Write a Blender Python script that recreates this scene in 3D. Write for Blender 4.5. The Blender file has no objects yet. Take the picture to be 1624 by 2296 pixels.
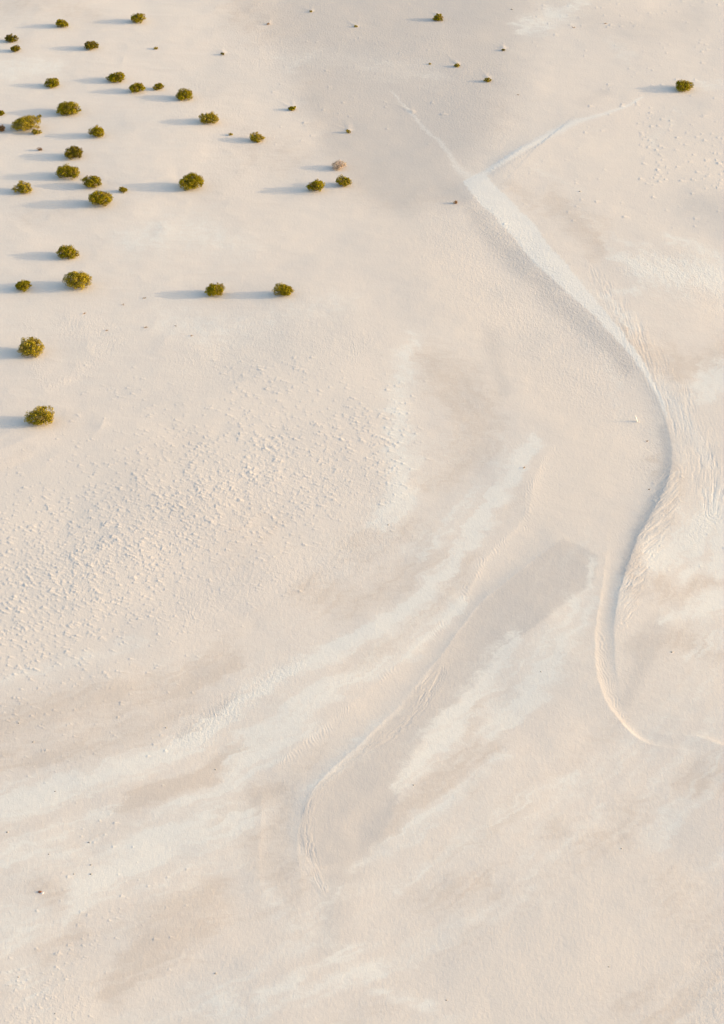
import bpy, math, random
import numpy as np
C = bpy.context
S = C.scene
COL = S.collection
R = math.radians

# ------------------------------------------------------------------ camera
CAM_H, PITCH, VFOV = 100.0, R(34.5), R(27.0)
cam = bpy.data.cameras.new('camera')
cam_o = bpy.data.objects.new('camera', cam); COL.objects.link(cam_o)
cam_o.location = (0, 0, CAM_H)
cam_o.rotation_euler = (math.pi/2 - PITCH, 0, 0)
cam.sensor_fit = 'VERTICAL'; cam.angle = VFOV
cam.clip_start = 1.0; cam.clip_end = 20000
S.camera = cam_o
S.render.resolution_x, S.render.resolution_y = 724, 1024

# ------------------------------------------------------------------ light
SUN_EL = 11.0
w = bpy.data.worlds.new('World'); S.world = w; w.use_nodes = True
wn = w.node_tree; bg = wn.nodes['Background']
sky = wn.nodes.new('ShaderNodeTexSky'); sky.sky_type = 'NISHITA'; sky.sun_disc = False
sky.sun_elevation = R(SUN_EL); sky.sun_rotation = R(90); sky.altitude = 0
sky.air_density = 1.0; sky.dust_density = 2.6; sky.ozone_density = 0.6
wn.links.new(sky.outputs[0], bg.inputs[0]); bg.inputs[1].default_value = 0.15
sun = bpy.data.lights.new('sun', 'SUN'); sun.energy = 2.0; sun.angle = R(0.6)
sun.color = (0.80, 0.62, 0.38)
sun_o = bpy.data.objects.new('sun', sun); COL.objects.link(sun_o)
sun_o.rotation_euler = (0, R(90 - SUN_EL), 0); sun_o.location = (200, 150, 60)
S.view_settings.view_transform = 'Standard'; S.view_settings.look = 'None'
S.view_settings.exposure = 1.45; S.view_settings.gamma = 1

# ------------------------------------------------------------------ ground map
# the survey sheet of the flats: (u, v) on a 1624 x 2296 sheet <-> metres on the ground
FH = 0.5 / math.tan(VFOV/2)
cp, sp = math.cos(PITCH), math.sin(PITCH)
def sheet_to_ground(u, v):
    xc = (u - 812) / 2296 / FH; yc = (1148 - v) / 2296 / FH
    t = CAM_H / (sp - yc*cp)
    return t*xc, t*(cp + yc*sp)
def ground_to_sheet(x, y):
    depth = y*cp + CAM_H*sp
    yc = (y*sp - CAM_H*cp) / depth
    return 812 + x/depth*2296*FH, 1148 - yc*2296*FH
def metres_per(v):
    y = sheet_to_ground(812, v)[1]
    return (y*cp + CAM_H*sp) / (2296*FH)
def view_el(v):
    return math.atan2(CAM_H, sheet_to_ground(812, v)[1])

rng = np.random.default_rng(11)
_tab = rng.random((8, 256, 256))
def vnoise(x, y, seed=0):
    T = _tab[seed % 8]
    x = x + seed*17.31; y = y + seed*9.77
    xi = np.floor(x); yi = np.floor(y)
    fx = x - xi; fy = y - yi
    fx = fx*fx*fx*(fx*(fx*6-15)+10); fy = fy*fy*fy*(fy*(fy*6-15)+10)
    xi = xi.astype(np.int64) & 255; yi = yi.astype(np.int64) & 255
    x1 = (xi+1) & 255; y1 = (yi+1) & 255
    a = T[xi, yi]; b = T[x1, yi]; c = T[xi, y1]; d = T[x1, y1]
    return (a + (b-a)*fx) + ((c + (d-c)*fx) - (a + (b-a)*fx))*fy
def fbm(x, y, o=4, seed=0, g=0.5):
    s = 0; a = 1; n = 0
    for i in range(o):
        s = s + a*vnoise(x*2**i, y*2**i, seed+i); n += a; a *= g
    return s/n
def sstep(a, b, x):
    t = np.clip((x-a)/(b-a), 0, 1); return t*t*(3-2*t)

# coarse sheet fields
SU0, SV0, STEP = -420.0, -260.0, 2.5
NU, NV = int(2460/STEP), int(2900/STEP)
GU, GV = np.meshgrid(SU0 + STEP*np.arange(NU), SV0 + STEP*np.arange(NV))
def spline(pts, n=6):
    p = np.array(pts, float)
    p = np.vstack([2*p[0]-p[1], p, 2*p[-1]-p[-2]])
    out = []
    for i in range(1, len(p)-2):
        for k in range(n):
            t = k/n
            out.append(0.5*((2*p[i]) + (p[i+1]-p[i-1])*t + (2*p[i-1]-5*p[i]+4*p[i+1]-p[i+2])*t*t
                            + (3*p[i]-p[i-1]-3*p[i+1]+p[i+2])*t**3))
    out.append(p[-2]); return np.array(out)
def line_field(pts, reach):
    """signed distance (+ on the left hand when walking), arc length and interpolated extra columns"""
    P = spline(pts); ne = P.shape[1]-2
    D = np.full(GU.shape, 1e6); SG = np.zeros(GU.shape); AR = np.zeros(GU.shape)
    EX = [np.zeros(GU.shape) for _ in range(ne)]
    acc = 0
    for a, b in zip(P[:-1], P[1:]):
        L = math.hypot(b[0]-a[0], b[1]-a[1])
        if L < 1e-6: continue
        i0 = max(0, int((min(a[0], b[0])-reach-SU0)/STEP)); i1 = min(NU, int((max(a[0], b[0])+reach-SU0)/STEP)+2)
        j0 = max(0, int((min(a[1], b[1])-reach-SV0)/STEP)); j1 = min(NV, int((max(a[1], b[1])+reach-SV0)/STEP)+2)
        if i1 > i0 and j1 > j0:
            sl = (slice(j0, j1), slice(i0, i1))
            dx = GU[sl]-a[0]; dy = GV[sl]-a[1]
            tx, ty = (b[0]-a[0])/L, (b[1]-a[1])/L
            t = np.clip(dx*tx+dy*ty, 0, L)
            d = np.hypot(dx-t*tx, dy-t*ty)
            m = d < D[sl]
            sg = np.where(dx*ty - dy*tx >= 0, 1.0, -1.0)
            D[sl] = np.where(m, d, D[sl]); SG[sl] = np.where(m, sg, SG[sl]); AR[sl] = np.where(m, acc+t, AR[sl])
            for k in range(ne):
                EX[k][sl] = np.where(m, a[2+k] + (b[2+k]-a[2+k])*t/L, EX[k][sl])
        acc += L
    return D, SG, AR, EX
def stroke(F, amt, pts, p=2.0):
    wmax = max(q[2] for q in pts)
    D, SG, AR, (W,) = line_field(pts, wmax*2.7)
    g = amt*np.exp(-(D/np.maximum(W*1.2, 1))**p)
    np.copyto(F, np.maximum(F, g))
    return F
def area(F, amt, poly, soft):
    P = np.array(poly, float); Q = np.roll(P, -1, 0)
    ins = np.zeros(GU.shape, bool)
    for a, b in zip(P, Q):
        if a[1] == b[1]: continue
        c = ((a[1] > GV) != (b[1] > GV)) & (GU < (b[0]-a[0])*(GV-a[1])/(b[1]-a[1]) + a[0])
        ins ^= c
    D = np.full(GU.shape, 1e6)
    for a, b in zip(P, Q):
        L = math.hypot(*(b-a)); tx, ty = (b-a)/L
        dx = GU-a[0]; dy = GV-a[1]; t = np.clip(dx*tx+dy*ty, 0, L)
        D = np.minimum(D, np.hypot(dx-t*tx, dy-t*ty))
    sd = np.where(ins, D, -D)
    np.copyto(F, np.maximum(F, amt*sstep(-soft, soft, sd)))
    return F
Z = lambda: np.zeros(GU.shape)
def sample(F, u, v):
    x = np.clip((u-SU0)/STEP, 0, NU-1.001); y = np.clip((v-SV0)/STEP, 0, NV-1.001)
    i = x.astype(int); j = y.astype(int); fx = x-i; fy = y-j
    return (F[j, i]*(1-fx)+F[j, i+1]*fx)*(1-fy) + (F[j+1, i]*(1-fx)+F[j+1, i+1]*fx)*fy

# ---- pale salt crust
white = Z()
for a, pts in [
    (0.95, [(-60,1830,34),(60,1800,38),(150,1765,32),(300,1720,24),(420,1672,20),(500,1610,20),(560,1560,20),(640,1515,20)]),
    (0.95, [(640,1515,18),(760,1450,20),(850,1400,20),(940,1330,18),(1010,1260,18),(1070,1180,20),(1140,1080,18),(1200,980,14)]),
    (0.75, [(420,1800,12),(480,1770,14),(560,1700,30),(640,1640,30),(740,1560,24),(850,1500,16),(950,1440,14),(1040,1350,12)]),
    (0.55, [(0,1525,16),(130,1492,18),(240,1460,14),(330,1432,12)]),
    (0.75, [(920,770,20),(905,850,28),(895,950,34),(900,1040,36),(890,1110,34),(860,1160,24)]),
    (0.45, [(1060,1100,20),(1000,1180,34),(930,1240,26)]),
    (0.90, [(1150,1430,16),(1090,1510,24),(1040,1580,26),(990,1650,28),(930,1720,26),(880,1770,16)]),
    (0.55, [(1290,1360,24),(1240,1440,34),(1200,1500,34),(1150,1570,34),(1110,1640,26)]),
    (0.70, [(1130,1700,12),(1080,1750,14),(1010,1800,14),(960,1840,16),(880,1900,16),(800,1950,12)]),
    (0.50, [(1330,1250,10),(1320,1330,12),(1290,1400,18)]),
    (0.95, [(1700,820,34),(1624,850,34),(1570,890,22)]),
    (0.95, [(1700,1130,44),(1600,1170,50),(1530,1220,38),(1480,1260,22)]),
    (0.75, [(1700,1260,22),(1600,1265,20),(1540,1285,16)]),
    (0.85, [(1700,1330,14),(1600,1350,20),(1540,1370,18),(1480,1390,12)]),
    (0.45, [(1680,1390,20),(1600,1440,22),(1540,1480,12)]),
    (0.80, [(1380,580,10),(1440,600,30),(1520,615,38),(1600,620,36),(1700,640,40)]),
    (0.75, [(1480,535,8),(1540,550,12),(1600,575,14),(1700,600,18)]),
    (0.60, [(1350,670,8),(1440,650,14)]),
    (0.60, [(1290,640,20),(1360,690,24),(1420,740,16)]),
    (0.70, [(150,2060,16),(220,1990,36),(300,1930,40),(380,1880,40),(460,1850,34),(540,1830,26)]),
    (0.45, [(330,1960,40),(420,1930,50),(520,1930,30)]),
    (0.60, [(400,1800,10),(520,1760,16),(570,1740,12)]),
    (0.55, [(-30,1940,30),(60,1900,30),(160,1860,22),(270,1820,18)]),
    (0.55, [(1290,1740,10),(1200,1790,14),(1110,1850,18),(1030,1900,18),(940,1950,16),(860,1990,12)]),
    (0.55, [(1350,1820,10),(1290,1870,14),(1230,1920,12),(1170,1960,10)]),
    (0.50, [(880,1990,14),(780,2000,20),(720,1990,14)]),
    (0.55, [(740,2120,26),(790,2150,26),(850,2180,14)]),
    (0.50, [(480,2240,24),(520,2260,30),(560,2300,24),(600,2230,16),(660,2210,14)]),
    (0.60, [(840,2225,8),(900,2240,14),(960,2260,16)]),
    (0.40, [(1090,2060,14),(1160,2020,12),(1210,1990,10)]),
    (0.35, [(600,2010,30),(680,2080,24),(740,2020,30)]),
    (0.75, [(1180,60,22),(1240,40,26),(1290,10,26),(1330,-40,26)]),
    (0.45, [(1370,90,10),(1410,130,14)]),
    (0.40, [(640,140,24),(760,130,28),(860,150,30),(990,170,22)]),
    (0.45, [(1460,320,10),(1520,250,8)]),
    (0.55, [(1560,190,14),(1700,200,22)]),
    (0.50, [(1380,530,6),(1460,560,10)]),
    (0.45, [(1310,480,6),(1340,520,8),(1400,590,8)]),
    (0.40, [(1200,380,6),(1240,400,8),(1310,435,6)]),
    (0.50, [(0,160,20),(120,150,16)]),
    (0.40, [(280,540,24),(420,520,40),(560,560,30)]),
    (0.40, [(380,720,30),(520,740,40),(660,700,36),(780,680,24)]),
    (0.35, [(100,2260,30),(60,2200,36),(20,2120,30),(140,2080,20)]),
  ]: stroke(white, a, pts)
# the washed floor of the creek and its two feeder arms (crisp)
creek = Z()
area(creek, 1.0, [(1066,392),(1086,390),(1102,408),(1126,434),(1154,460),(1198,502),(1228,548),(1242,566),(1268,592),(1300,632),(1344,688),
                  (1390,742),(1434,800),(1464,848),(1490,900),(1498,940),(1490,930),(1470,885),(1450,850),(1400,785),
                  (1330,712),(1290,678),(1250,640),(1205,600),(1170,560),(1140,525),(1110,490),(1078,462),(1052,430),(1040,408)], 7)
feeder = Z()
stroke(feeder, 0.72, [(1080,395,9),(1110,375,8),(1160,345,9),(1210,318,10),(1260,290,11),(1300,274,8),(1350,260,6),(1410,236,4),(1440,218,3)])
stroke(feeder, 0.56, [(1062,405,14),(1030,380,12),(1010,350,9),(985,318,7),(950,285,6),(925,255,5),(880,205,5)])
stroke(feeder, 0.5, [(1480,865,16),(1520,920,26),(1560,980,26),(1590,1040,20)])
# ---- warm tan sheets
tan = Z()
for a, pts in [
    (0.80, [(-40,1640,44),(120,1600,50),(260,1560,50),(400,1540,40),(520,1480,30)]),
    (0.70, [(-40,1720,20),(120,1690,30),(300,1640,36),(420,1590,24)]),
    (0.75, [(940,800,30),(1010,850,50),(1060,920,56),(1060,1000,50),(1000,1060,34),(960,1090,20)]),
    (0.60, [(800,1230,50),(900,1180,40),(960,1240,26),(860,1310,36)]),
    (0.65, [(700,1330,40),(800,1350,34),(880,1310,30)]),
    (0.60, [(780,1520,24),(880,1440,20),(980,1360,20),(1060,1260,18)]),
    (0.95, [(270,1815,12),(340,1780,20),(450,1750,22),(520,1700,22),(580,1665,14)]),
    (0.85, [(480,1850,18),(560,1810,26),(620,1770,20)]),
    (0.55, [(620,1960,60),(560,1900,36),(640,1870,20)]),
    (0.60, [(100,2150,24),(180,2080,22),(90,1990,26),(180,2030,26)]),
    (0.80, [(250,2230,26),(330,2130,50),(400,2080,60),(480,2010,44)]),
    (0.80, [(1390,745,20),(1450,790,36),(1540,830,36),(1700,780,40)]),
    (0.70, [(1250,470,30),(1310,500,30),(1350,560,24),(1240,450,24)]),
    (0.50, [(1150,420,16),(1190,450,18)]),
    (0.60, [(1480,1040,22),(1520,1100,30),(1470,1180,26)]),
    (0.65, [(1430,1330,20),(1420,1240,16),(1500,1330,24),(1600,1300,16)]),
    (0.60, [(1440,1450,30),(1520,1440,24),(1640,1480,24)]),
    (0.55, [(1060,1560,22),(1040,1700,30),(940,1800,30),(860,1880,22)]),
    (0.60, [(1150,1560,22),(1120,1640,18),(1060,1780,16)]),
    (0.55, [(1260,1880,40),(1350,1880,40),(1430,1800,30)]),
    (0.60, [(1560,1760,40),(1640,1740,40)]),
    (0.55, [(1180,1800,16),(1080,1880,20),(980,1930,16)]),
    (0.35, [(1500,2000,60),(1624,2200,70),(1400,2250,60)]),
    (0.45, [(900,2000,30),(1000,2000,40),(1090,1980,26)]),
    (0.75, [(700,160,36),(760,260,50),(820,380,52),(900,430,40),(1000,430,30)]),
    (0.75, [(900,40,60),(800,60,60),(700,60,50),(560,20,60)]),
    (0.70, [(-40,10,40),(100,5,30),(220,40,26)]),
    (0.45, [(560,330,60),(650,350,50)]),
    (0.50, [(60,490,30),(160,470,20)]),
    (0.40, [(1050,120,60),(1100,250,60),(1000,300,50)]),
    (0.40, [(20,1040,24),(60,1010,20)]),
    (0.35, [(600,1180,60),(520,1240,60)]),
    (0.50, [(720,1680,14),(650,1760,20),(622,1840,24),(618,1920,26),(640,2020,24),(672,2090,18)]),
  ]: stroke(tan, a, pts)
# ---- damp grey sheets, and shade painted grey along the creek's bank
grey = Z()
area(grey, .82, [(560,-120),(1240,-120),(1180,110),(1120,300),(1040,390),(1050,450),(930,470),(800,440),(730,330),(640,140)], 120)
area(grey, 0.66, [(1262,1204),(1300,1222),(1342,1244),(1338,1300),(1250,1370),(1150,1440),(1080,1520),(1000,1600),(930,1690),(900,1780),(860,1880),
                  (800,1930),(720,1950),(690,1930),(668,1890),(675,1830),(720,1760),(800,1690),(880,1610),(960,1510),(1010,1440),(1080,1350),(1180,1270)], 7)
for a, pts in [
    (0.75, [(760,320,50),(830,390,50),(900,430,40),(980,420,40),(1040,450,18)]),
    (0.65, [(830,80,80),(950,140,100),(1020,280,60)]),
    (0.60, [(1052,470,20),(1100,530,26),(1180,610,28),(1260,690,26),(1340,760,22),(1410,830,18)]),  # shade of the cobbled slope facing off the sun, put into the colour
    (0.70, [(1490,960,14),(1500,1040,18),(1480,1110,20),(1440,1180,16),(1400,1280,12)]),  # painted shade strip under the west-facing bank of the creek bend
    (0.55, [(780,1750,26),(820,1850,50),(760,2000,50),(740,2120,40)]),
    (0.40, [(1560,460,40),(1640,480,50)]),
    (0.50, [(1400,1580,20),(1480,1400,26),(1420,1460,30)]),
    (0.45, [(1130,880,16),(1100,760,26)]),
    (0.30, [(420,1000,80),(300,1100,80),(520,1150,80)]),
    (0.55, [(400,1660,10),(440,1630,16),(500,1585,16),(540,1560,10)]),
    (0.40, [(1200,-20,40),(1400,60,50),(1560,40,40)]),
    (0.40, [(1310,230,16),(1360,210,14)]),
  ]: stroke(grey, a, pts)
# ---- warm blown sand (smooth)
warm = Z()
for a, pts in [
    (0.80, [(860,480,60),(960,600,70),(1060,720,70),(1180,840,70),(1290,950,70),(1340,1060,70),(1300,1140,50)]),
    (0.75, [(1260,1120,70),(1170,1240,30),(1060,1340,18),(980,1450,20),(880,1540,24),(760,1650,26),(660,1740,30),(630,1820,24),(620,1920,24),(640,2020,22)]),
    (0.80, [(1390,1150,26),(1375,1250,14),(1358,1350,12),(1352,1450,14),(1365,1540,14)]),
    (0.45, [(1540,2100,120),(1300,2200,120),(1100,2240,80),(1400,1980,90)]),
    (0.55, [(500,220,60),(420,420,90),(560,440,80)]),
  ]: stroke(warm, a, pts)
# ---- faint bands swept by old floods, all running with the bend of the flats
FD, FS, FA, _x = line_field([(940,620,1),(1120,780,1),(1220,930,1),(1190,1080,1),(1060,1280,1),(850,1450,1),(560,1640,1),(200,1800,1),(-200,1930,1),(-500,2020,1)], 1150)
FD = np.where(FD > 1e5, 1150, FD)*FS
def flow_noise(k, l, seed, o=4):
    t = 0; a = 1; n_ = 0
    for i in range(o):
        t = t + a*vnoise(FD/k*2**i+50, FA/l*2**i+7*seed, seed+i); n_ += a; a *= .55
    return t/n_
fl_mask = sstep(700, 1150, GV)*sstep(-330, -180, FD)*.9
fl_mask = np.maximum(fl_mask, sstep(900, 1200, GU)*sstep(500, 800, GV)*.6)
white = np.maximum(white, 0)
b1 = sstep(.50, .74, flow_noise(62, 420, 1)); b2 = sstep(.50, .74, flow_noise(48, 300, 4)); b3 = sstep(.5, .7, flow_noise(16, 150, 2))
b4 = sstep(.52, .68, flow_noise(7, 170, 5, 2)); b5 = sstep(.52, .68, flow_noise(9, 200, 6, 2))
keep = (1-.85*sstep(.1, .5, warm))*(1-.5*grey)
white = np.clip(white*(.68+.38*b4) + (.40*b1*(1-tan) + .18*b3 + .13*b4)*fl_mask*keep, 0, 1)
tan = np.clip(tan*(.75+.35*b5) + (.28*b2 + .08*b5)*fl_mask*(1-white)*keep, 0, 1)
white = np.clip(white + .22*sstep(700, 300, GU)*sstep(1100, 700, GV), 0, 1)
# ---- relief textures
mound = Z()
for a, pts in [
    (1.00, [(-60,1330,110),(100,1300,130),(260,1220,120),(400,1130,110),(520,1060,90),(620,1000,60)]),
    (0.60, [(560,1160,60),(720,1040,80),(830,960,70),(860,1050,50)]),
    (0.30, [(560,880,60),(660,860,50)]),
    (0.50, [(40,1440,50),(160,1430,40),(60,1490,26)]),
    (0.30, [(300,2000,1),(60,2280,40),(150,2270,40),(20,2200,30)]),
    (0.12, [(500,1260,80),(700,1180,60),(250,1470,60),(40,1580,40),(100,1660,60)]),
    (0.10, [(400,980,60),(250,880,60)]),
  ]: stroke(mound, a, pts)
rough = Z()
for a, pts in [
    (1.00, [(1060,450,16),(1110,520,34),(1180,600,44),(1260,690,44),(1340,780,40),(1400,840,26)]),
    (0.55, [(1000,520,50),(1100,640,70),(1240,780,70),(1340,860,50)]),
    (0.50, [(600,60,120),(760,120,120),(1000,120,120),(1080,280,90),(980,200,80)]),
    (0.35, [(430,200,60),(520,360,70),(520,120,60)]),
    (0.80, [(400,1670,14),(440,1640,24),(520,1580,24),(600,1530,20),(680,1490,12)]),
    (0.80, [(1400,600,18),(1500,600,30),(1600,650,40)]),
    (0.70, [(1590,1170,20),(1550,1205,14)]),
    (0.55, [(500,1090,70),(350,1180,80),(180,1280,90),(700,1080,80),(830,1150,60),(760,1240,50),(420,1340,60)]),
    (0.60, [(150,725,24),(250,760,26),(110,860,12),(60,730,12)]),
    (0.45, [(440,800,60),(640,760,60),(800,780,40)]),
    (0.35, [(60,2270,60),(200,2240,20)]),
    (0.30, [(1600,2150,30),(1600,2280,40)]),
    (0.30, [(1350,900,40),(1450,980,30),(1450,1050,30)]),
  ]: stroke(rough, a, pts)
ripple = Z()
for a, pts in [
    (1.0, [(1240,1010,8),(1210,1050,9)]), (1.0, [(1200,1070,8),(1180,1110,9)]),
    (1.0, [(1188,1130,8),(1180,1180,8)]), (1.0, [(1130,1210,7),(1110,1235,8)]),
    (1.0, [(1085,1250,7),(1070,1290,9)]), (1.0, [(1045,1310,7),(1040,1345,8)]),
    (0.8, [(990,1400,8),(970,1425,8)]), (0.8, [(880,1500,8),(860,1520,8)]),
    (0.8, [(780,1590,8),(760,1610,9)]), (0.9, [(735,1635,9),(690,1670,10)]),
    (0.8, [(670,1690,8),(630,1710,8)]), (0.9, [(790,760,8),(795,810,10)]),
    (0.7, [(1350,1420,7),(1352,1500,9),(1375,1570,9),(1395,1610,5)]),
    (0.7, [(420,1365,10),(430,1390,8)]), (0.7, [(470,1600,10),(500,1580,10)]),
    (0.12, [(100,1000,40),(220,900,40),(280,960,30)]), (0.5, [(1390,1180,8),(1380,1240,7)]),
  ]: stroke(ripple, a, pts)
# streakiness of the wind (thin pale dashes lying across the flats)
streak = Z()
for a, pts in [
    (1.3, [(960,800,50),(1020,900,90),(1000,1030,70)]),
    (0.8, [(1150,1420,50),(1060,1560,60),(960,1740,60)]),
    (0.7, [(850,1300,80),(700,1420,80),(500,1560,60)]),
    (0.7, [(1560,1350,60),(1540,1240,50)]),
    (0.6, [(400,1900,90),(250,1980,70)]),
    (0.8, [(800,400,70),(960,430,50)]),
    (0.5, [(1080,1900,120),(1300,1850,100)]),
  ]: stroke(streak, a, pts)

# ---- relief lines
def ridge(pts, reach, wl, wr):
    """pts: (u, v, height, width scale). left and right hand falloffs in sheet units"""
    D, SG, AR, (A, W) = line_field(pts, reach)
    left = SG > 0
    f = np.where(left, np.exp(-(D/(wl*np.maximum(W, .1)))**1.2), np.exp(-D/(wr*np.maximum(W, .1))))
    fade = sstep(reach, reach*0.6, D)
    return A*f*fade
# walking downstream (to the bottom right) the left hand is the sheet's right side -> swap
line_h = Z()
main_bank = [(1040,408,.00,1),(1052,430,.10,.8),(1078,462,.16,.9),(1110,490,.2,1),(1170,560,.24,1),(1250,640,.26,1),(1330,712,.26,1),(1400,785,.24,.9),
             (1450,850,.22,.7),(1482,910,.22,.7),(1500,970,.26,.7),(1507,1020,.30,.6),(1500,1070,.34,.45),(1480,1120,.36,.4),(1455,1165,.36,.4),
             (1430,1210,.36,.4),(1408,1270,.34,.4),(1390,1330,.32,.4),(1380,1380,.26,.4),(1378,1440,.16,.4),(1382,1500,.1,.4),(1395,1560,.05,.4),(1420,1630,0,.4)]
line_h += .38*ridge(main_bank, 330, 300, 48)
second = [(1268,1200,.00,.5),(1240,1225,.10,.4),(1180,1270,.14,.4),(1130,1310,.12,.3),(1080,1350,.12,.3),(1035,1405,.13,.3),(1010,1440,.15,.3),(985,1475,.16,.35),(960,1500,.14,.4),
          (920,1555,.13,.45),(890,1590,.14,.45),(840,1640,.18,.5),(800,1680,.22,.6),(740,1735,.26,.7),(700,1785,.26,.8),(676,1840,.22,.8),(667,1890,.17,.8),
          (670,1940,.10,.8),(676,2000,.06,.8),(684,2080,0,.8)]
line_h += .50*ridge(second, 150, 160, 60)
line_h += ridge([(1440,218,.0,1),(1390,240,.03,1),(1300,270,.05,1),(1240,300,.08,1),(1190,325,.14,1),(1150,350,.2,.8),(1120,367,.16,.8),(1090,385,.03,.8)], 90, 60, 12)*.6
# pale lit lip on the west side of the strip creek
lip = ridge([(1362,1215,0,1),(1358,1260,.05,1),(1350,1320,.08,1),(1337,1400,.08,1),(1335,1480,.08,1),(1348,1550,.10,1),(1375,1600,.12,.8),(1420,1650,.14,.6),(1460,1672,.10,.6),(1520,1682,.06,.6),(1560,1690,.0,.6)], 240, 9, 150)
line_h += .46*lip
line_h += ridge([(1440,1640,0,1),(1500,1652,.03,1),(1560,1655,.05,1),(1610,1672,.07,1),(1680,1700,.07,1)], 90, 7, 60)*.95
line_h += ridge([(600,1740,0,1),(588,1790,.05,1),(585,1860,.06,1),(580,1910,.06,1),(582,1980,.05,1),(600,2030,.0,1)], 160, 12, 100)*.28
line_h += ridge([(1250,985,0,1),(1215,1040,.05,1),(1196,1085,.06,1),(1186,1140,.05,1),(1150,1190,.06,1),(1110,1225,.05,1),(1072,1280,.07,1),(1040,1340,.06,1),(980,1400,.05,1),
                 (900,1480,.04,1),(800,1570,.04,1),(700,1650,.05,1),(640,1700,.04,1),(604,1745,0,1)], 160, 9, 100)*.34
line_h += ridge([(395,1690,0,1),(500,1720,.0,1)], 10, 5, 5)
# west lip of the old blown tongue by the shrubs
line_h += ridge([(240,405,0,1),(290,412,.05,1),(370,400,.06,1),(400,400,0,1)], 30, 14, 10)
line_h += ridge([(120,960,0,1),(60,985,.05,1),(0,1010,.07,1),(-60,1030,.07,1)], 50, 40, 20)
line_h += ridge([(235,925,0,1),(228,955,.025,1),(200,985,.0,1)], 30, 8, 18)

# rills: coordinates along and across
RD1, RS1, RA1, (RW1,) = line_field([(1325,600,16),(1375,680,26),(1430,770,34),(1480,850,40),(1530,930,46),(1570,1010,50),(1590,1090,40),(1600,1150,30)], 110)
rill1 = np.exp(-(RD1/np.maximum(RW1, 1))**4)
RD2, RS2, RA2, (RW2,) = line_field([(1510,1060,26),(1490,1130,34),(1460,1200,34),(1430,1270,30),(1412,1340,26),(1396,1400,14)], 90)
rill2 = np.exp(-(RD2/np.maximum(RW2, 1))**4)
RD3, RS3, RA3, (RW3,) = line_field([(940,1545,10),(990,1490,16),(960,1560,20),(890,1640,16),(760,1730,12),(700,1800,14),(688,1870,16),(700,1940,18),(725,2000,10)], 60)
rill3 = np.exp(-(RD3/np.maximum(RW3, 1))**4)

# ------------------------------------------------------------------ ground sheet mesh
def graded(lo, hi, step, far, grow=1.12):
    core = list(np.arange(lo, hi+step/2, step))
    out = []; x = hi; s = step
    while x < far: s *= grow; x += s; out.append(x)
    inn = []; x = lo; s = step
    while x > -far: s *= grow; x -= s; inn.append(x)
    return np.array(inn[::-1] + core + out)
us = graded(-60, 1684, 1.30, 40000, 1.13)
vs_core = np.arange(-50, 2350, 1.55)
ys_core = sheet_to_ground(812, vs_core)[1][::-1]
ext_hi = []; y = ys_core[-1]; s = ys_core[-1]-ys_core[-2]
while y < 6000: s *= 1.13; y += s; ext_hi.append(y)
ext_lo = []; y = ys_core[0]; s = ys_core[1]-ys_core[0]
while y > -1500: s *= 1.13; y -= s; ext_lo.append(y)
ys = np.array(ext_lo[::-1] + list(ys_core) + ext_hi)
depth = np.maximum(ys*cp + CAM_H*sp, 60.0)
X = (us[None, :]-812)/(2296*FH) * depth[:, None]
Y = np.repeat(ys[:, None], len(us), 1)
NR, NC = X.shape
vis = (Y*cp + CAM_H*sp) > 60
Uc, Vc = ground_to_sheet(X, np.maximum(Y, 20))
# drifting of the margins
wx = (fbm(X/2.4, Y/1.3, 4, 1)-.5); wy = (fbm(X/2.0+40, Y/1.6, 4, 2)-.5)
wf = (fbm(X/0.55, Y/0.22, 3, 3)-.5)
U2 = Uc + wx*50 + wf*14; V2 = Vc + wy*30 + (fbm(X/.5, Y/.4, 2, 5)-.5)*8
U3 = Uc + wx*8 + wf*8; V3 = Vc + wy*6
a_white = sample(white, U2, V2)
a_creek = np.maximum(sample(creek, U3, V3), sample(feeder, Uc+wx*10+wf*9, V3))
a_tan = sample(tan, U2, V2); a_grey = sample(grey, U3, V3); a_warm = sample(warm, U2, V2)
a_rough = sample(rough, U2, V2); a_rip = sample(ripple, U3, V3); a_streak = sample(streak, U2, V2)
far_mask = 1 - sstep(300, 420, Y)*0 
# beyond the surveyed sheet the flats go on with the same sort of patches
off = np.maximum(np.maximum(sstep(-60, -260, Uc), sstep(1690, 1880, Uc)), np.maximum(sstep(-60, -200, Vc), sstep(2350, 2500, Vc)))
off = np.where(vis, off, 1.0)
gw = sstep(.5, .72, fbm(X/14, Y/9, 4, 4)); gt = sstep(.45, .75, fbm(X/18+9, Y/12, 4, 6))
a_white = a_white*(1-off) + gw*.7*off; a_tan = a_tan*(1-off) + gt*.6*off
a_grey *= 1-off; a_warm *= 1-off; a_rough = a_rough*(1-off)+.3*off; a_creek *= 1-off; a_rip *= 1-off; a_streak *= 1-off
a_tan = np.clip(a_tan*(1 - .9*a_creek)*(1-.7*a_white), 0, 1)

H = (fbm(X/22, Y/22, 3, 0)-.5)*0.45 + (fbm(X/6, Y/5, 3, 3)-.5)*0.06 + (fbm(X/1.9, Y/1.5, 3, 5)-.5)*0.022
Hl = sample(line_h, Uc+wx*4+wf*2, Vc+wy*3)
H += Hl*(1-off)
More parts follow.
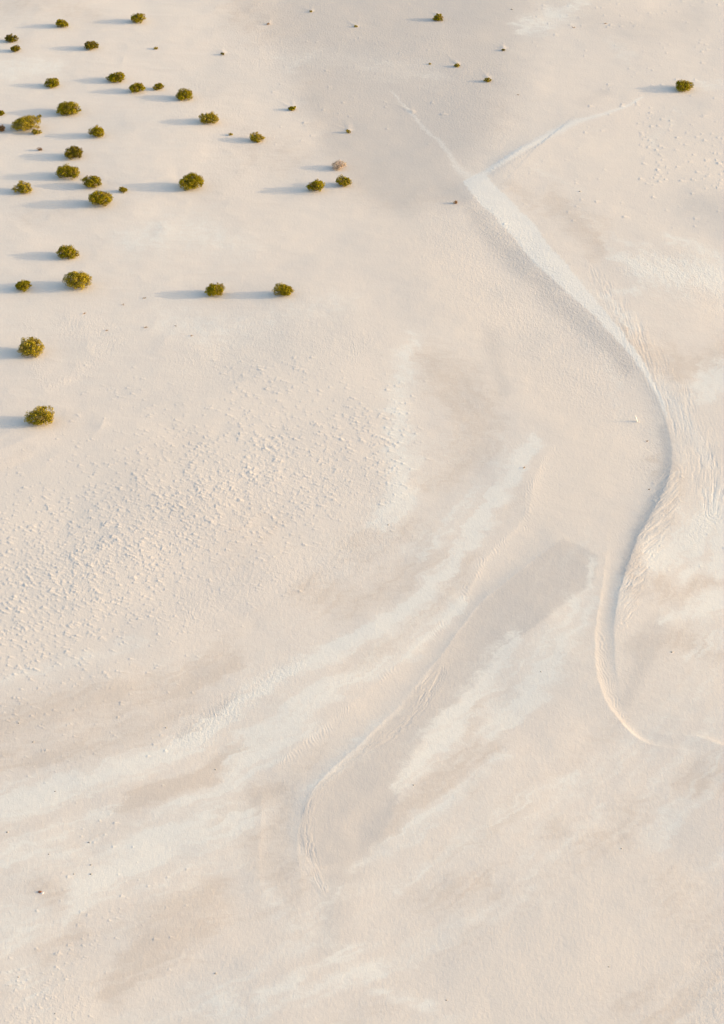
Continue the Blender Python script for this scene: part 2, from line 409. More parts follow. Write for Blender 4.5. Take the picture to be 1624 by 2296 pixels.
# rills
def ridged(n): return 1-np.abs(2*n-1)
for rm, D, SG, AR, ku, kv, sh, amp in ((rill1, RD1, RS1, RA1, 4.4, 46., .25, .024), (rill2, RD2, RS2, RA2, 5.0, 34., .55, .028), (rill3, RD3, RS3, RA3, 4.5, 70., .0, .024)):
    m = sample(rm, Uc, Vc)*(1-off)
    d = sample(D*SG*(D < 1e5), Uc, Vc); a = sample(AR, Uc, Vc)
    q = vnoise(d/ku + sh*a/ku + wx*3.5 + wf*1.5, a/kv + wy, 2)*.65 + vnoise(d/ku*2 + sh*a/ku*2, a/kv*2.2, 3)*.35
    H += m*amp*(ridged(q)-.6) * (0.5 + fbm(X/2, Y/2, 2, 7))
# ripples
ph = X*math.cos(.35)/.22 + Y*math.sin(.35)/.34 + (fbm(X/1.1, Y/1.1, 2, 6)-.5)*3.2
H += a_rip*.0055*np.sin(2*math.pi*ph)
# small dunes between the shrubs
dmask = sstep(1150, 950, Vc)*sstep(900, 500, Uc)*(1-off)
H += dmask*(ridged(fbm(X/7+3, Y/4, 3, 1))**2)*.03
# wind-shadow mounds: steep dark west side, a long tail of sand to the east and a little south
mr = random.Random(5)
def ij(u, v):
    x, y = sheet_to_ground(u, v)
    r = int(np.searchsorted(ys, y)); 
    c = int(np.searchsorted(us, u)); return x, y, r, c
def stamp(u, v, rad, tail, h, ang):
    x0, y0, r, c = ij(u, v)
    if r < 5 or r > NR-5 or c < 5 or c > NC-5: return
    mp = metres_per(v)
    dc = int((tail*1.3+rad)/(mp*1.3))+3; dr = int((tail+rad)*.9/(max(1e-3, abs(ys[r]-ys[r-1]))))+3
    sl = (slice(max(0, r-dr), min(NR, r+dr)), slice(max(0, c-dc), min(NC, c+dc)))
    dx = X[sl]-x0; dy = Y[sl]-y0
    ca, sa = math.cos(ang), math.sin(ang)
    p = dx*ca + dy*sa; q = -dx*sa + dy*ca
    wdt = rad*np.where(p > 0, np.maximum(1 - p/tail*.55, .25), 1.0)
    along = np.where(p > 0, np.clip(1-p/tail, 0, 1)**1.2, np.clip(1+p/(rad*.75), 0, 1))
    H[sl] += h*along*np.exp(-(q/wdt)**2)
n = 0; tries = 0
dens = mound
while n < 4600 and tries < 90000:
    tries += 1
    u = mr.uniform(-60, 1000); v = mr.uniform(800, 2330)
    d = float(sample(dens, np.array([u]), np.array([v]))[0])
    cl = float(vnoise(np.array([u/34.]), np.array([v/22.]), 3)[0])
    if mr.random() > d*(0.36 + .7*max(0, cl-.3)): continue
    mp = metres_per(v)
    k = mr.choice((.7, .8, .9, 1, 1, 1.15))*mr.uniform(.85, 1.15)
    k *= (.8 if v > 1600 else 1.0)*mp/.0345
    rad = 0.070*k; tail = rad*mr.uniform(5.0, 11.0)
    stamp(u, v, rad, tail, 0.029*k*mr.uniform(.6, 1.2), R(mr.uniform(-38, -8)))
    n += 1
for box, cnt in (((1180,0,1624,130), 90), ((1430,250,1660,420), 130), ((1300,140,1624,330), 40), ((1100,330,1650,520), 45), ((0,1540,560,1700), 40), ((60,1750,420,2200), 46), ((1450,1060,1624,1300), 24), ((600,80,1000,330), 60)):
    for _ in range(cnt):
        u = mr.uniform(box[0], box[2]); v = mr.uniform(box[1], box[3])
        k = mr.uniform(.7, 1.5)*(1.35 if v < 600 else .8)
        stamp(u, v, .085*k, .085*k*mr.uniform(2.5, 5.5), .030*k*mr.uniform(.5, 1.1), R(mr.uniform(-40, 10)))

for a, b in ((758,69),(879,33),(1006,75),(827,306),(985,369),(629,150),(1239,45),(1423,138),(1379,222),(1292,182),(1165,318)):
    for k in range(3):
        stamp(a*.79297+mr.uniform(-2, 5), b*.79297-1, .28, mr.uniform(2.2, 4.2), mr.uniform(.015, .032), R(mr.uniform(80, 140)))
me = bpy.data.meshes.new('ground')
co = np.stack([X, Y, H], -1).reshape(-1, 3).astype(np.float32)
me.vertices.add(len(co)); me.vertices.foreach_set('co', co.ravel())
idx = np.arange(NR*NC).reshape(NR, NC)
quads = np.stack([idx[:-1, :-1], idx[:-1, 1:], idx[1:, 1:], idx[1:, :-1]], -1).reshape(-1, 4).astype(np.int32)
me.loops.add(quads.size); me.loops.foreach_set('vertex_index', quads.ravel())
me.polygons.add(len(quads))
me.polygons.foreach_set('loop_start', np.arange(0, quads.size, 4, dtype=np.int32))
me.polygons.foreach_set('use_smooth', np.ones(len(quads), bool))
me.update(calc_edges=True)
def attr(name, chans):
    a = me.color_attributes.new(name, 'FLOAT_COLOR', 'POINT')
    a.data.foreach_set('color', np.stack(chans, -1).reshape(-1).astype(np.float32))
attr('cover', [a_white, a_tan, a_grey, a_warm])
attr('grain', [a_rough, a_streak, a_creek, a_rip])
ground = bpy.data.objects.new('ground', me); COL.objects.link(ground)
ground['kind'] = 'structure'
ground['label'] = 'pale salt-crusted sand flats with a dry forked creek winding across'
ground['category'] = 'ground'

def ground_z(x, y):
    depth_ = max(y*cp + CAM_H*sp, 60); u = x/depth_*2296*FH + 812
    r = min(max(int(np.searchsorted(ys, y))-1, 0), NR-2); c = min(max(int(np.searchsorted(us, u))-1, 0), NC-2)
    fy = (y-ys[r])/(ys[r+1]-ys[r]); fx = (u-us[c])/(us[c+1]-us[c])
    return float((H[r, c]*(1-fx)+H[r, c+1]*fx)*(1-fy) + (H[r+1, c]*(1-fx)+H[r+1, c+1]*fx)*fy)

# ------------------------------------------------------------------ materials
class NT:
    def __init__(s, name):
        s.m = bpy.data.materials.new(name); s.m.use_nodes = True
        s.t = s.m.node_tree; s.b = s.t.nodes['Principled BSDF']
    def n(s, typ, **kw):
        nd = s.t.nodes.new(typ)
        for k, v in kw.items(): setattr(nd, k, v)
        return nd
    def l(s, a, b): s.t.links.new(a, b)
    def math(s, op, a, b=None, c=None, clamp=False):
        nd = s.n('ShaderNodeMath', operation=op, use_clamp=clamp)
        for i, q in enumerate((a, b, c)):
            if q is None: continue
            if isinstance(q, (int, float)): nd.inputs[i].default_value = q
            else: s.l(q, nd.inputs[i])
        return nd.outputs[0]
    def mix(s, f, a, b):
        nd = s.n('ShaderNodeMix', data_type='RGBA')
        for i, q in ((0, f), (6, a), (7, b)):
            if isinstance(q, (int, float)): nd.inputs[i].default_value = q
            elif isinstance(q, tuple): nd.inputs[i].default_value = (*q, 1)
            else: s.l(q, nd.inputs[i])
        return nd.outputs[2]
    def noise(s, vec, scale, detail=4, rough=.55, stretch=None, dist=0):
        if stretch:
            mp = s.n('ShaderNodeMapping'); mp.inputs['Scale'].default_value = stretch; s.l(vec, mp.inputs[0]); vec = mp.outputs[0]
        nd = s.n('ShaderNodeTexNoise'); nd.inputs['Scale'].default_value = scale; nd.inputs['Detail'].default_value = detail
        nd.inputs['Roughness'].default_value = rough; nd.inputs['Distortion'].default_value = dist
        s.l(vec, nd.inputs['Vector']); return nd.outputs['Fac']
    def step(s, x, a, b):
        nd = s.n('ShaderNodeMapRange', interpolation_type='SMOOTHSTEP'); s.l(x, nd.inputs[0])
        nd.inputs[1].default_value = a; nd.inputs[2].default_value = b; return nd.outputs[0]

g = NT('salt_sand')
tc = g.n('ShaderNodeTexCoord').outputs['Object']
at = g.n('ShaderNodeAttribute', attribute_name='cover'); sp1 = g.n('ShaderNodeSeparateColor'); g.l(at.outputs['Color'], sp1.inputs[0])
at2 = g.n('ShaderNodeAttribute', attribute_name='grain'); sp2 = g.n('ShaderNodeSeparateColor'); g.l(at2.outputs['Color'], sp2.inputs[0])
WH, TA, GR, WA = sp1.outputs[0], sp1.outputs[1], sp1.outputs[2], at.outputs['Alpha']
RO, ST, CR, RI = sp2.outputs[0], sp2.outputs[1], sp2.outputs[2], at2.outputs['Alpha']
n_streak = g.noise(tc, 1.0, 6, .68, (0.8, 2.4, 1), .5)
n_wisp = g.noise(tc, 1.0, 5, .66, (3.0, 8.0, 1), .8)
n_med = g.noise(tc, 0.35, 5, .6, (1, 1.3, 1))
n_fine = g.noise(tc, 4.0, 4, .65, (1, 1.5, 1))
n_big = g.noise(tc, 0.05, 4, .55)
C_SAND = (.665, .588, .515); C_WHITE = (.718, .678, .612); C_TAN = (.592, .504, .428)
C_GREY = (.530, .478, .434); C_WARM = (.686, .594, .508); C_CREEK = (.684, .646, .594)
col = g.mix(g.math('MULTIPLY', g.step(n_big, .35, .65), .35), C_SAND, (.645, .565, .498))
col = g.mix(g.math('MULTIPLY', WA, .8), col, C_WARM)
tt = g.math('ADD', TA, g.math('ADD', g.math('MULTIPLY', g.math('SUBTRACT', n_streak, .5), 1.0), g.math('MULTIPLY', g.math('SUBTRACT', n_wisp, .5), .5)))
col = g.mix(g.math('MULTIPLY', g.step(tt, .05, .80), .95), col, C_TAN)
gg = g.math('ADD', GR, g.math('MULTIPLY', g.math('SUBTRACT', n_med, .5), .35))
col = g.mix(g.math('MULTIPLY', g.step(gg, .05, .85), .95), col, C_GREY)
n_patch = g.noise(tc, .9, 7, .70, (.7, 1.5, 1), .3)
wbase = g.math('ADD', WH, g.math('MULTIPLY', g.math('SUBTRACT', n_patch, .5), .8))
ww = g.math('ADD', wbase, g.math('MULTIPLY', g.math('SUBTRACT', n_streak, .5), .7))
ww = g.math('ADD', ww, g.math('MULTIPLY', g.math('SUBTRACT', n_wisp, .5), 1.2))
soft = g.math('MULTIPLY', g.step(wbase, .0, .9), .55)
crisp = g.math('MULTIPLY', g.step(ww, .32, .80), .52)
col = g.mix(soft, col, C_WHITE)
col = g.mix(crisp, col, C_WHITE)
stf = g.math('MULTIPLY', g.step(n_wisp, .54, .64), g.math('MULTIPLY', ST, .40))
col = g.mix(stf, col, C_WHITE)
col = g.mix(g.step(g.math('ADD', CR, g.math('MULTIPLY', g.math('SUBTRACT', n_fine, .5), .6)), .25, .85), col, C_CREEK)
mott = g.math('MULTIPLY', g.step(g.math('ADD', g.math('MULTIPLY', n_wisp, .5), g.math('MULTIPLY', n_patch, .5)), .50, .60), g.math('MULTIPLY', g.math('MULTIPLY', GR, TA), .75))
col = g.mix(mott, col, (.520, .452, .385))
# salt and pepper of the grains and thin crust
mt = g.noise(tc, 9.0, 3, .7)
hv = g.n('ShaderNodeHueSaturation'); hv.inputs['Saturation'].default_value = 1.0
g.l(g.math('ADD', .895, g.math('ADD', g.math('MULTIPLY', mt, .10), g.math('MULTIPLY', n_fine, .11))), hv.inputs['Value'])
g.l(col, hv.inputs['Color'])
g.l(hv.outputs[0], g.b.inputs['Base Color'])
g.b.inputs['Roughness'].default_value = .95; g.b.inputs['Specular IOR Level'].default_value = .15
# grain relief: real heights in metres
cob = g.noise(tc, 3.2, 3, .6, (1.25, .75, 1), .4)
cob2 = g.noise(tc, 7.5, 2, .55, (1.1, .8, 1))
amp = g.math('ADD', .014, g.math('MULTIPLY', RO, .036))
hgt = g.math('MULTIPLY', g.math('SUBTRACT', cob, .5), amp)
hgt = g.math('ADD', hgt, g.math('MULTIPLY', cob2, g.math('ADD', .0055, g.math('MULTIPLY', RO, .010))))
bp = g.n('ShaderNodeBump'); bp.inputs['Strength'].default_value = 1; bp.inputs['Distance'].default_value = 1
g.l(hgt, bp.inputs['Height']); g.l(bp.outputs[0], g.b.inputs['Normal'])
me.materials.append(g.m)

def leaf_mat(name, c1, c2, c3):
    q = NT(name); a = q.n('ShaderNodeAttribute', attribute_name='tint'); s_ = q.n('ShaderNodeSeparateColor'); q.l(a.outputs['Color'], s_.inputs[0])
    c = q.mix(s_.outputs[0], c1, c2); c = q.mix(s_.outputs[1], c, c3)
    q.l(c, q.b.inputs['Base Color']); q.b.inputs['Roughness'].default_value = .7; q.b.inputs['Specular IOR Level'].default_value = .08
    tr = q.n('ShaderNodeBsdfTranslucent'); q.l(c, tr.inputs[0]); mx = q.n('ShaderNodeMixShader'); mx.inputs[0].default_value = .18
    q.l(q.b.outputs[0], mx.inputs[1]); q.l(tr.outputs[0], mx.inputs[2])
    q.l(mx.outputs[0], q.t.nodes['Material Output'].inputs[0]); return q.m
M_GREEN = leaf_mat('olive_leaves', (.155, .122, .003), (.385, .305, .008), (.27, .17, .06))
M_DARK = leaf_mat('dark_olive_leaves', (.115, .088, .005), (.230, .180, .009), (.18, .12, .05))
M_PALE = leaf_mat('straw_olive_leaves', (.215, .160, .009), (.440, .335, .024), (.36, .27, .12))
M_DRY = leaf_mat('dry_twigs', (.50, .38, .29), (.62, .50, .40), (.34, .27, .12))
M_RUST = leaf_mat('rust_twigs', (.26, .13, .04), (.36, .19, .07), (.2, .12, .05))
def plain(name, c1, c2, sc, r=.9):
    q = NT(name); t = q.n('ShaderNodeTexCoord').outputs['Object']
    q.l(q.mix(q.noise(t, sc, 4, .6), c1, c2), q.b.inputs['Base Color']); q.b.inputs['Roughness'].default_value = r; return q.m
M_BARK = plain('grey_bark', (.10, .07, .045), (.19, .14, .09), 8)
M_WOOD = plain('bleached_wood', (.70, .66, .58), (.86, .82, .74), 12)
M_STONE = plain('mud_clod', (.34, .29, .25), (.50, .44, .38), 20)
M_REDST = plain('red_brown_clod', (.16, .06, .03), (.28, .12, .06), 20)
M_SHELL = plain('pale_clod', (.78, .66, .58), (.86, .76, .68), 20)

# ------------------------------------------------------------------ plants
def mesh_from(name, V, F, mat, tint=None, parent=None, smooth=False):
    m = bpy.data.meshes.new(name); m.from_pydata([tuple(p) for p in V], [], F); m.update()
    if tint is not None:
        a = m.color_attributes.new('tint', 'FLOAT_COLOR', 'POINT')
        a.data.foreach_set('color', np.asarray(tint, np.float32).ravel())
    if smooth: m.polygons.foreach_set('use_smooth', [True]*len(m.polygons))
    m.materials.append(mat); o = bpy.data.objects.new(name, m); COL.objects.link(o); o.parent = parent; return o
def empty(name, loc, label, cat, group=None, rz=0):
    o = bpy.data.objects.new(name, None); COL.objects.link(o); o.location = loc; o.rotation_euler = (0, 0, rz)
    o.empty_display_size = .3; o['label'] = label; o['category'] = cat
    if group: o['group'] = group
    return o
def tube(V, F, pts, radii, sides=5):
    base = len(V)
    for k, (p, r) in enumerate(zip(pts, radii)):
        d = (np.array(pts[min(k+1, len(pts)-1)])-np.array(pts[max(k-1, 0)])); d = d/(np.linalg.norm(d)+1e-9)
        a = np.cross(d, (0.3, .9, .2)); a /= np.linalg.norm(a)+1e-9; b = np.cross(d, a)
        for s_ in range(sides):
            t = 2*math.pi*s_/sides; V.append(np.array(p)+r*(math.cos(t)*a+math.sin(t)*b))
    for k in range(len(pts)-1):
        for s_ in range(sides):
            s2 = (s_+1) % sides
            F.append((base+k*sides+s_, base+k*sides+s2, base+(k+1)*sides+s2, base+(k+1)*sides+s_))
    F.append(tuple(base+(len(pts)-1)*sides+s_ for s_ in range(sides)))
def bush_mesh(rx, ry, h, seed, loose=0.0, leafk=1.0):
    """clumps of small leaves over an uneven dome"""
    q = np.random.default_rng(seed)
    ncl = int(np.clip(95*rx*1.2, 36, 170))
    size = min(.11, .26*rx)*leafk
    # clump centres on the dome, lobes make the outline uneven
    lob = q.uniform(0, 2*math.pi, 4); la = q.uniform(.03, .12, 4); tlx, tly = q.uniform(-.22, .22, 2)
    P = []; N = []; T = []
    per = int(np.clip(46*rx/1.0, 18, 60))
    heads = []
    for c in range(ncl):
        az = q.uniform(0, 2*math.pi); ct = q.uniform(-.75, 1)
        st = math.sqrt(max(0, 1-ct*ct))
        k = .98 + sum(la[i]*math.sin((i+2)*az+lob[i]) for i in range(4)) + q.uniform(-.12, .07)
        k *= q.uniform(.86, .98) if q.random() < .85 else q.uniform(.5, .85)
        k2 = k*(1 - .10*max(0, ct)*st); cpt = np.array([st*math.cos(az)*rx*k2, st*math.sin(az)*ry*k2, h*(.47 + .47*ct*k)*(1 + tlx*st*math.cos(az) + tly*st*math.sin(az))])
        heads.append(cpt)
        cr = q.uniform(.13, .23)*min(rx, 1.3)
        tone = q.random(); dead = 1.0 if q.random() < .12 else 0.0
        for i in range(per):
            d = q.normal(size=3); d /= np.linalg.norm(d); d[2] = d[2]*.85 + .1
            r = cr*q.uniform(.55, 1.05)**.6
            p = cpt + d*r*np.array([1, 1, .9])
            if p[2] < .02: p[2] = abs(p[2])*.5+.02
            nn = d + q.normal(size=3)*.55 + np.array([0, 0, .25])
            P.append(p); N.append(nn/np.linalg.norm(nn)); T.append((np.clip(tone*.7+q.random()*.4, 0, 1), dead*q.uniform(.4, 1), 0, 1))
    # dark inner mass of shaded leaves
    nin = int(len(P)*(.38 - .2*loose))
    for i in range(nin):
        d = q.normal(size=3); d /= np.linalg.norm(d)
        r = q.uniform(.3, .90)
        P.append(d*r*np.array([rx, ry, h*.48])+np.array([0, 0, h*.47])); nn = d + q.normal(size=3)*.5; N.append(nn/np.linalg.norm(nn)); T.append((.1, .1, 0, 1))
    P = np.array(P); N = np.array(N); n_ = len(P)
    a = np.cross(N, q.normal(size=(n_, 3))); a /= np.linalg.norm(a, axis=1, keepdims=True)+1e-9
    b = np.cross(N, a); s1 = size*q.uniform(.55, 1.1, (n_, 1)); s2 = s1*q.uniform(.4, .75, (n_, 1))
    V = np.stack([P-a*s1*.5, P+b*s2*.5, P+a*s1*.5, P-b*s2*.5], 1).reshape(-1, 3)
    V[:, 2] = np.maximum(V[:, 2], .01)
    F = [(4*i, 4*i+1, 4*i+2, 4*i+3) for i in range(n_)]
    return V, F, np.repeat(np.array(T), 4, 0), heads
KINDS = {'green': (M_GREEN, 0., 1.), 'dark': (M_DARK, 0., 1.), 'pale': (M_PALE, .6, 1.), 'loose': (M_PALE, .5, 1.), 'dry': (M_DRY, 1., .7), 'rust': (M_RUST, .5, .8)}
SC = 1624/2048
def bush(us_, vb, vt, ws, kind, label, name='shrub', cat='shrub', group='olive shrubs scattered over the sand', seed=None):
    u, vb, vt, wd = us_*SC, vb*SC, vt*SC, ws*SC
    e = view_el(vb); mp = metres_per(vb)
    rx = wd*mp/2; ry = rx*.88; hm = (vb-vt)*mp
    h = 2*math.sqrt(max(0, (hm/2)**2 - (ry*math.sin(e))**2))/math.cos(e)
    h = min(max(h, .94*rx), 1.2*rx)
    vm = (vb+vt)/2; z = 0
    for _ in range(3):
        x, y = sheet_to_ground(u, vm); f_ = (CAM_H - z - .47*h)/CAM_H; x *= f_; y *= f_; z = ground_z(x, y)
    z = ground_z(x, y)
    mat, loose, lk = KINDS[kind]
    t = empty(name, (x, y, z-.02), label, cat, group)
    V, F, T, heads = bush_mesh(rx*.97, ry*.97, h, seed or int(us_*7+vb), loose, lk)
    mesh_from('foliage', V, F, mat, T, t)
    if rx > .3:
        q = random.Random(int(us_)); V2_, F2_ = [], []
        for hd in q.sample(heads, min(len(heads), 14)):
            mid = (hd[0]*.45, hd[1]*.45, hd[2]*.35+.05)
            tube(V2_, F2_, [(hd[0]*.05, hd[1]*.05, -.03), mid, tuple(c_*1.07 for c_ in hd)], [.045*rx+.01, .03*rx+.006, .008])
        mesh_from('stems', V2_, F2_, M_BARK, None, t)
    return t

G1 = 'olive shrubs scattered over the sand'; G2 = 'small tufts scattered over the sand'
SHRUBS = [
 (175.5,78.3,51.7,37.7,'green','round olive shrub with a lobed top near the upper left corner'),
 (389.8,64.7,37,43.6,'green','olive shrub nearest the top edge on the left, alone with a long shadow'),
 (32.5,119.3,96.8,36.2,'dark','dark brownish shrub near the left edge, just above a smaller dark one'),
 (45,146.3,128.6,28.8,'dark','small dark shrub near the left edge, just below a larger dark one'),
 (258.3,139.7,116,39.9,'dark','dark low shrub alone in the gap below the two highest shrubs on the left'),
 (147,246.8,221.7,43.6,'green','olive shrub alone directly above the large lobed shrub, left of the stepped row'),
 (328.8,231.6,205.4,51,'green','flat wide olive shrub, highest and leftmost of the row of four stepping down right'),
 (387.2,262.3,232.8,47.3,'green','dense round shrub touched on its right by the shadow of a much smaller shrub'),
 (448.5,254.2,234.2,31,'green','small round shrub between two bigger shrubs in the stepped row of four'),
 (521.3,282.3,253,51,'green','bushy shrub at the lower right end of the stepped row of four'),
 (192.9,325,286.6,66.5,'green','large lobed shrub with a pointed right side above the broad dusty one'),
 (2,325,313,26,'green','little shrub cut by the left edge, level with the large lobed shrub'),
 (73,366.8,330,80.5,'pale','widest shrub, broad flat and dusty, at the left edge with small tufts around it'),
 (2,372,353,28,'rust','small shrub with brown twigs beneath, cut by the left edge beside the widest shrub'),
 (276,387.9,356.8,47.3,'green','yellowish shrub alone right of the widest dusty shrub'),
 (207.6,447.7,414.8,54.7,'dark','dark green dense shrub beside a tiny brown tuft on its left'),
 (192.1,504.6,464,65.8,'green','large ragged dark shrub with spiky top, above the rounder shrub to its lower right'),
 (260.8,531.2,496,53.6,'green','bright round shrub between the ragged dark shrub and the biggest shrub of the cluster'),
 (65.8,546.7,515,51.7,'pale','faded yellow-green shrub near the left edge in the cluster of five'),
 (283.7,583.7,535.7,69.5,'green','biggest shrub at the bottom of the left cluster, small round one beside it'),
 (348.4,544.5,527.5,25.9,'green','small round shrub just right of the biggest shrub of the left cluster'),
 (540.5,535.6,490.6,70.2,'green','large dense round shrub standing alone in the open with a long pointed shadow'),
 (592.4,350,318.4,53.6,'pale','square-topped shrub below and right of the stepped row of four'),
 (726.5,400.8,376,42,'pale','light spreading shrub with a tiny tuft to its left, above the open sand'),
 (895.3,542.3,506.8,51,'green','brownish olive shrub, left one of the pair above the start of the creek'),
 (972.5,527.5,498,43.6,'green','two-toned shrub with pink twigs at its foot, right one of the pair above the creek'),
 (192.1,730.8,695.7,62,'green','wide dense shrub above the loose feathery one, left of the middle'),
 (220.9,818,764.8,78.3,'loose','loose feathery light green shrub whose shadow reaches a low shrub at its left'),
 (66.5,822.5,790.7,49.5,'green','low shrub near the left edge standing in the shadow of the feathery shrub'),
 (608,838,800.4,56.6,'green','left shrub of the two that stand in line on bare sand at mid height'),
 (800.2,839.8,798.5,55.4,'green','right shrub of the two in line on bare sand, its shadow pointing to the other'),
 (88,1007,956,76.8,'loose','large golden-olive shrub near the left edge, second lowest of all'),
 (115.3,1204,1149,78.3,'loose','lowest shrub of all, large and golden-olive, its shadow running out of the left edge'),
 (1239.2,58.5,40,30.8,'green','lone small shrub at the top, right of centre'),
 (1933.6,255.8,228,53.3,'green','lone oblong shrub at the upper right, at the end of the narrow creek arm'),
]
for s_ in SHRUBS: bush(*s_)
bush(956.3,478,456.6,44.3,'dry','dry pinkish leafless shrub just above the pair of green shrubs','dry_shrub','dry shrub',None)
TUFTS = [
 (441.5,139.3,131.9,13.3,'pale','tiny green tuft on smooth sand right of the dark low shrub near the top'),
 (110.8,333,323.6,15.5,'pale','tiny tuft touching the upper right corner of the widest dusty shrub'),
 (104.2,379.8,365,26.6,'pale','faded straw-coloured tuft just below the widest dusty shrub'),
 (113,426.3,416.3,15.5,'rust','tiny brownish tuft left of the dark dense shrub'),
 (826.6,312,299,23,'green','small green tuft alone near the top centre with a short shadow'),
 (652.2,382.7,375,12.6,'pale','tiny tuft left of the light spreading shrub'),
 (984.7,376.8,365.7,15.5,'pale','small pale tuft in front of a furrowed white mound at centre top'),
 (629.3,155.5,147,12.6,'dark','small dark tuft with a pale sand tail behind, top centre left'),
 (1423.3,143.5,137,12.3,'dark','tiny dark tuft with white sand behind, highest of those at the upper right'),
 (1215.8,182,178,8.6,'pale','tiniest tuft, left of two near the top right of centre'),
 (1292.4,187.8,180.7,17.9,'pale','flat little tuft between the tiniest tuft and the bright one'),
 (1379.6,231.5,219,21.6,'pale','bright yellow-green tuft with a soft shadow, right of the flat little one'),
 (1289,578,564,14.2,'rust','rust-brown tuft with a thin shadow beside the creek fork'),
 (1006,76.5,70,11,'pale','tiny pale tuft before the rightmost of the three pale mounds at the top'),
 (758.6,70.2,62.8,9,'rust','tiny brown tuft in front of a pale sand mound near the top centre'),
 (879.4,35,28,9,'pale','tiny tuft beside the white mound closest to the top edge'),
]
for s_ in TUFTS: bush(*s_, name='tuft', cat='tuft', group=G2)

# sprigs: a few dry stalks lying low
def sprig_mesh(seed, L):
    q = random.Random(seed); V, F = [], []
    for k in range(7):
        a = q.uniform(0, 2*math.pi); l = L*q.uniform(.5, 1); t = q.uniform(.2, .9)
        p1 = (math.cos(a)*l*.5, math.sin(a)*l*.4, l*.35*t+.02); p2 = (math.cos(a)*l, math.sin(a)*l*.8, l*.6*t)
        tube(V, F, [(0, 0, -.02), p1, p2], [.022, .018, .008], 4)
    return V, F
M_SPRIG = plain('brown_stalks', (.30, .19, .10), (.42, .28, .16), 9)
SPRIGS = [(349,861,.22,'dry sprig nearest below the loose feathery shrub, to its right'),
 (238,886,.26,'dry sprig above the large golden-olive shrub near the left edge'),
 (408,843,.22,'highest dry sprig of those below the feathery shrub'),
 (412,926,.28,'dry sprig with a thin tail between the golden-olive shrub and the pair in line'),
 (540,950,.3,'longest low sprig below the left shrub of the two in line'),
 (302,934,.2,'short sprig on sand right of the large golden-olive shrub'),
 (498,921,.2,'short sprig just above the longest low sprig'),
 (1712.6,69,.3,'yellowish sprig with a thin shadow at the top right'),
 (1623,80,.36,'reddish brown low sprig left of the yellowish one at the top right'),
 (1466,271,.22,'lone sprig with a thin shadow above the narrow creek arm'),
 (1482.7,1322.6,.2,'dark twig on the white streak at centre right'),
 (1830,1246,.14,'tiny twig just below and right of the white driftwood stake'),
 (1836,1384,.12,'tiny twig on smooth sand left of the shaded creek bend')]
for i, (us_, vs_, L, lab) in enumerate(SPRIGS):
    x, y = sheet_to_ground(us_*SC, vs_*SC)
    V, F = sprig_mesh(i, L)
    o = mesh_from('dry_sprig', V, F, M_SPRIG); o.location = (x, y, ground_z(x, y))
    o['label'] = lab; o['category'] = 'sprig'; o['group'] = 'dry sprigs on the sand'

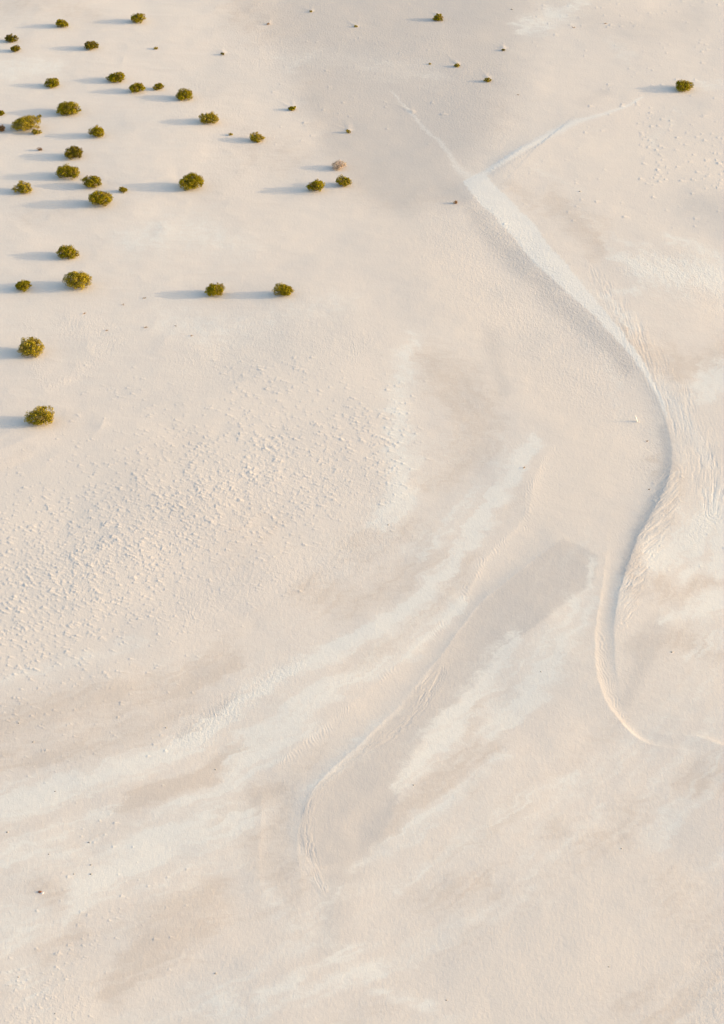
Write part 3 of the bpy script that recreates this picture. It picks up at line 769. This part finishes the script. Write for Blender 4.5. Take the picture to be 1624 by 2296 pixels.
# clods
def clod_mesh(seed, r, mat):
    q = np.random.default_rng(seed); V, F = [], []
    rings, seg = 5, 9
    rad = 1 + .25*q.normal(size=(rings+1, seg))*.6
    for i in range(rings):
        th = math.pi*(.06+i/rings*.5)
        for s_ in range(seg):
            a = 2*math.pi*s_/seg; k = r*rad[i, s_]
            V.append((k*math.sin(th)*math.cos(a)*1.25, k*math.sin(th)*math.sin(a), k*math.cos(th)*.62))
    for i in range(rings-1):
        for s_ in range(seg):
            s2 = (s_+1) % seg; F.append((i*seg+s_, (i+1)*seg+s_, (i+1)*seg+s2, i*seg+s2))
    F.append(tuple(range(seg)))
    return V, F
clods = [(22,2357,'mud clod close to the left edge, level with the lower white streaks'),
 (157,2242,'mud clod on the pale streak at the lower left, left of its neighbour'),
 (253,2386,'mud clod between the two pale streaks at the lower left'),
 (139,2420,'small mud clod up and right of the red-brown stone'),
 (210,2476,'largest dark mud clod above the red-brown stone'),
 (258,2450,'upper mud clod of the two right of the largest dark one'),
 (258,2476,'lower mud clod of the two right of the largest dark one'),
 (52,2760,'mud clod in the bottom left corner among small bumps'),
 (155,2862,'lowest mud clod of all, at the bottom left edge'),
 (54,2046,'mud clod on the tan band near the left edge'),
 (94,2100,'mud clod just below the tan band near the left edge'),
 (610,2180,'mud clod left of the west lip of the old channel'),
 (470,2060,'mud clod at the grey crusted patch, upper left of the old channel'),
 (1170,2225,'mud clod with a pointed shadow between the central white streaks'),
 (1530,1900,'mud clod on the tan strip west of the strip creek'),
 (1900,1845,'mud clod with a white fleck, right of the strip creek'),
 (1758,2402,'mud clod on the even sand at the lower right'),
 (1263,2826,'mud clod at the bottom edge right of centre'),
 (1722,2734,'mud clod alone in the bottom right corner area'),
 (1640,545,'flat mud clod right of the creek fork'),
 (610,2750,'mud clod alone near the bottom, left of centre'),
 (1098,1480,'mud clod on the white streak west of the tan sheet'),
 (1448,28,'dark flat clod beside white sand at the top edge')]
for i, (a, b, lab) in enumerate(clods):
    x, y = sheet_to_ground(a*SC, b*SC); V, F = clod_mesh(i, random.Random(i).uniform(.05, .08)*metres_per(b*SC)/.03, M_STONE)
    o = mesh_from('mud_clod', V, F, M_STONE, smooth=True); o.location = (x, y, ground_z(x, y)-.01)
    o['label'] = lab; o['category'] = 'clod'; o['group'] = 'mud clods strewn over the flats'
def single(name, a, b, r, mat, label, cat, seed):
    x, y = sheet_to_ground(a*SC, b*SC); V, F = clod_mesh(seed, r, mat)
    o = mesh_from(name, V, F, mat, smooth=True); o.location = (x, y, ground_z(x, y)-.01); o['label'] = label; o['category'] = cat
single('stone', 113.6, 2526.5, .11, M_REDST, 'single red-brown stone with a thin shadow at the lower left', 'stone', 71)
single('shell', 121, 2530, .09, M_SHELL, 'pinkish white shell just right of the red-brown stone', 'shell', 72)
# bleached driftwood stake
x, y = sheet_to_ground(1800*SC, 1191*SC); z = ground_z(x, y)
V, F = [], []
tube(V, F, [(.02, 0, -.05), (0, .02, .16), (-.10, .05, .40), (-.14, .07, .56)], [.075, .07, .055, .03], 7)
tube(V, F, [(0, .02, .12), (.08, -.05, .2), (.13, -.08, .22)], [.035, .025, .012], 6)
tube(V, F, [(0, .0, .05), (.14, -.12, .06), (.24, -.18, .03)], [.03, .025, .012], 6)
o = mesh_from('driftwood', V, F, M_WOOD, smooth=True); o.location = (x, y, z)
o['label'] = 'bleached white driftwood stake standing on smooth sand west of the creek bend'; o['category'] = 'driftwood'
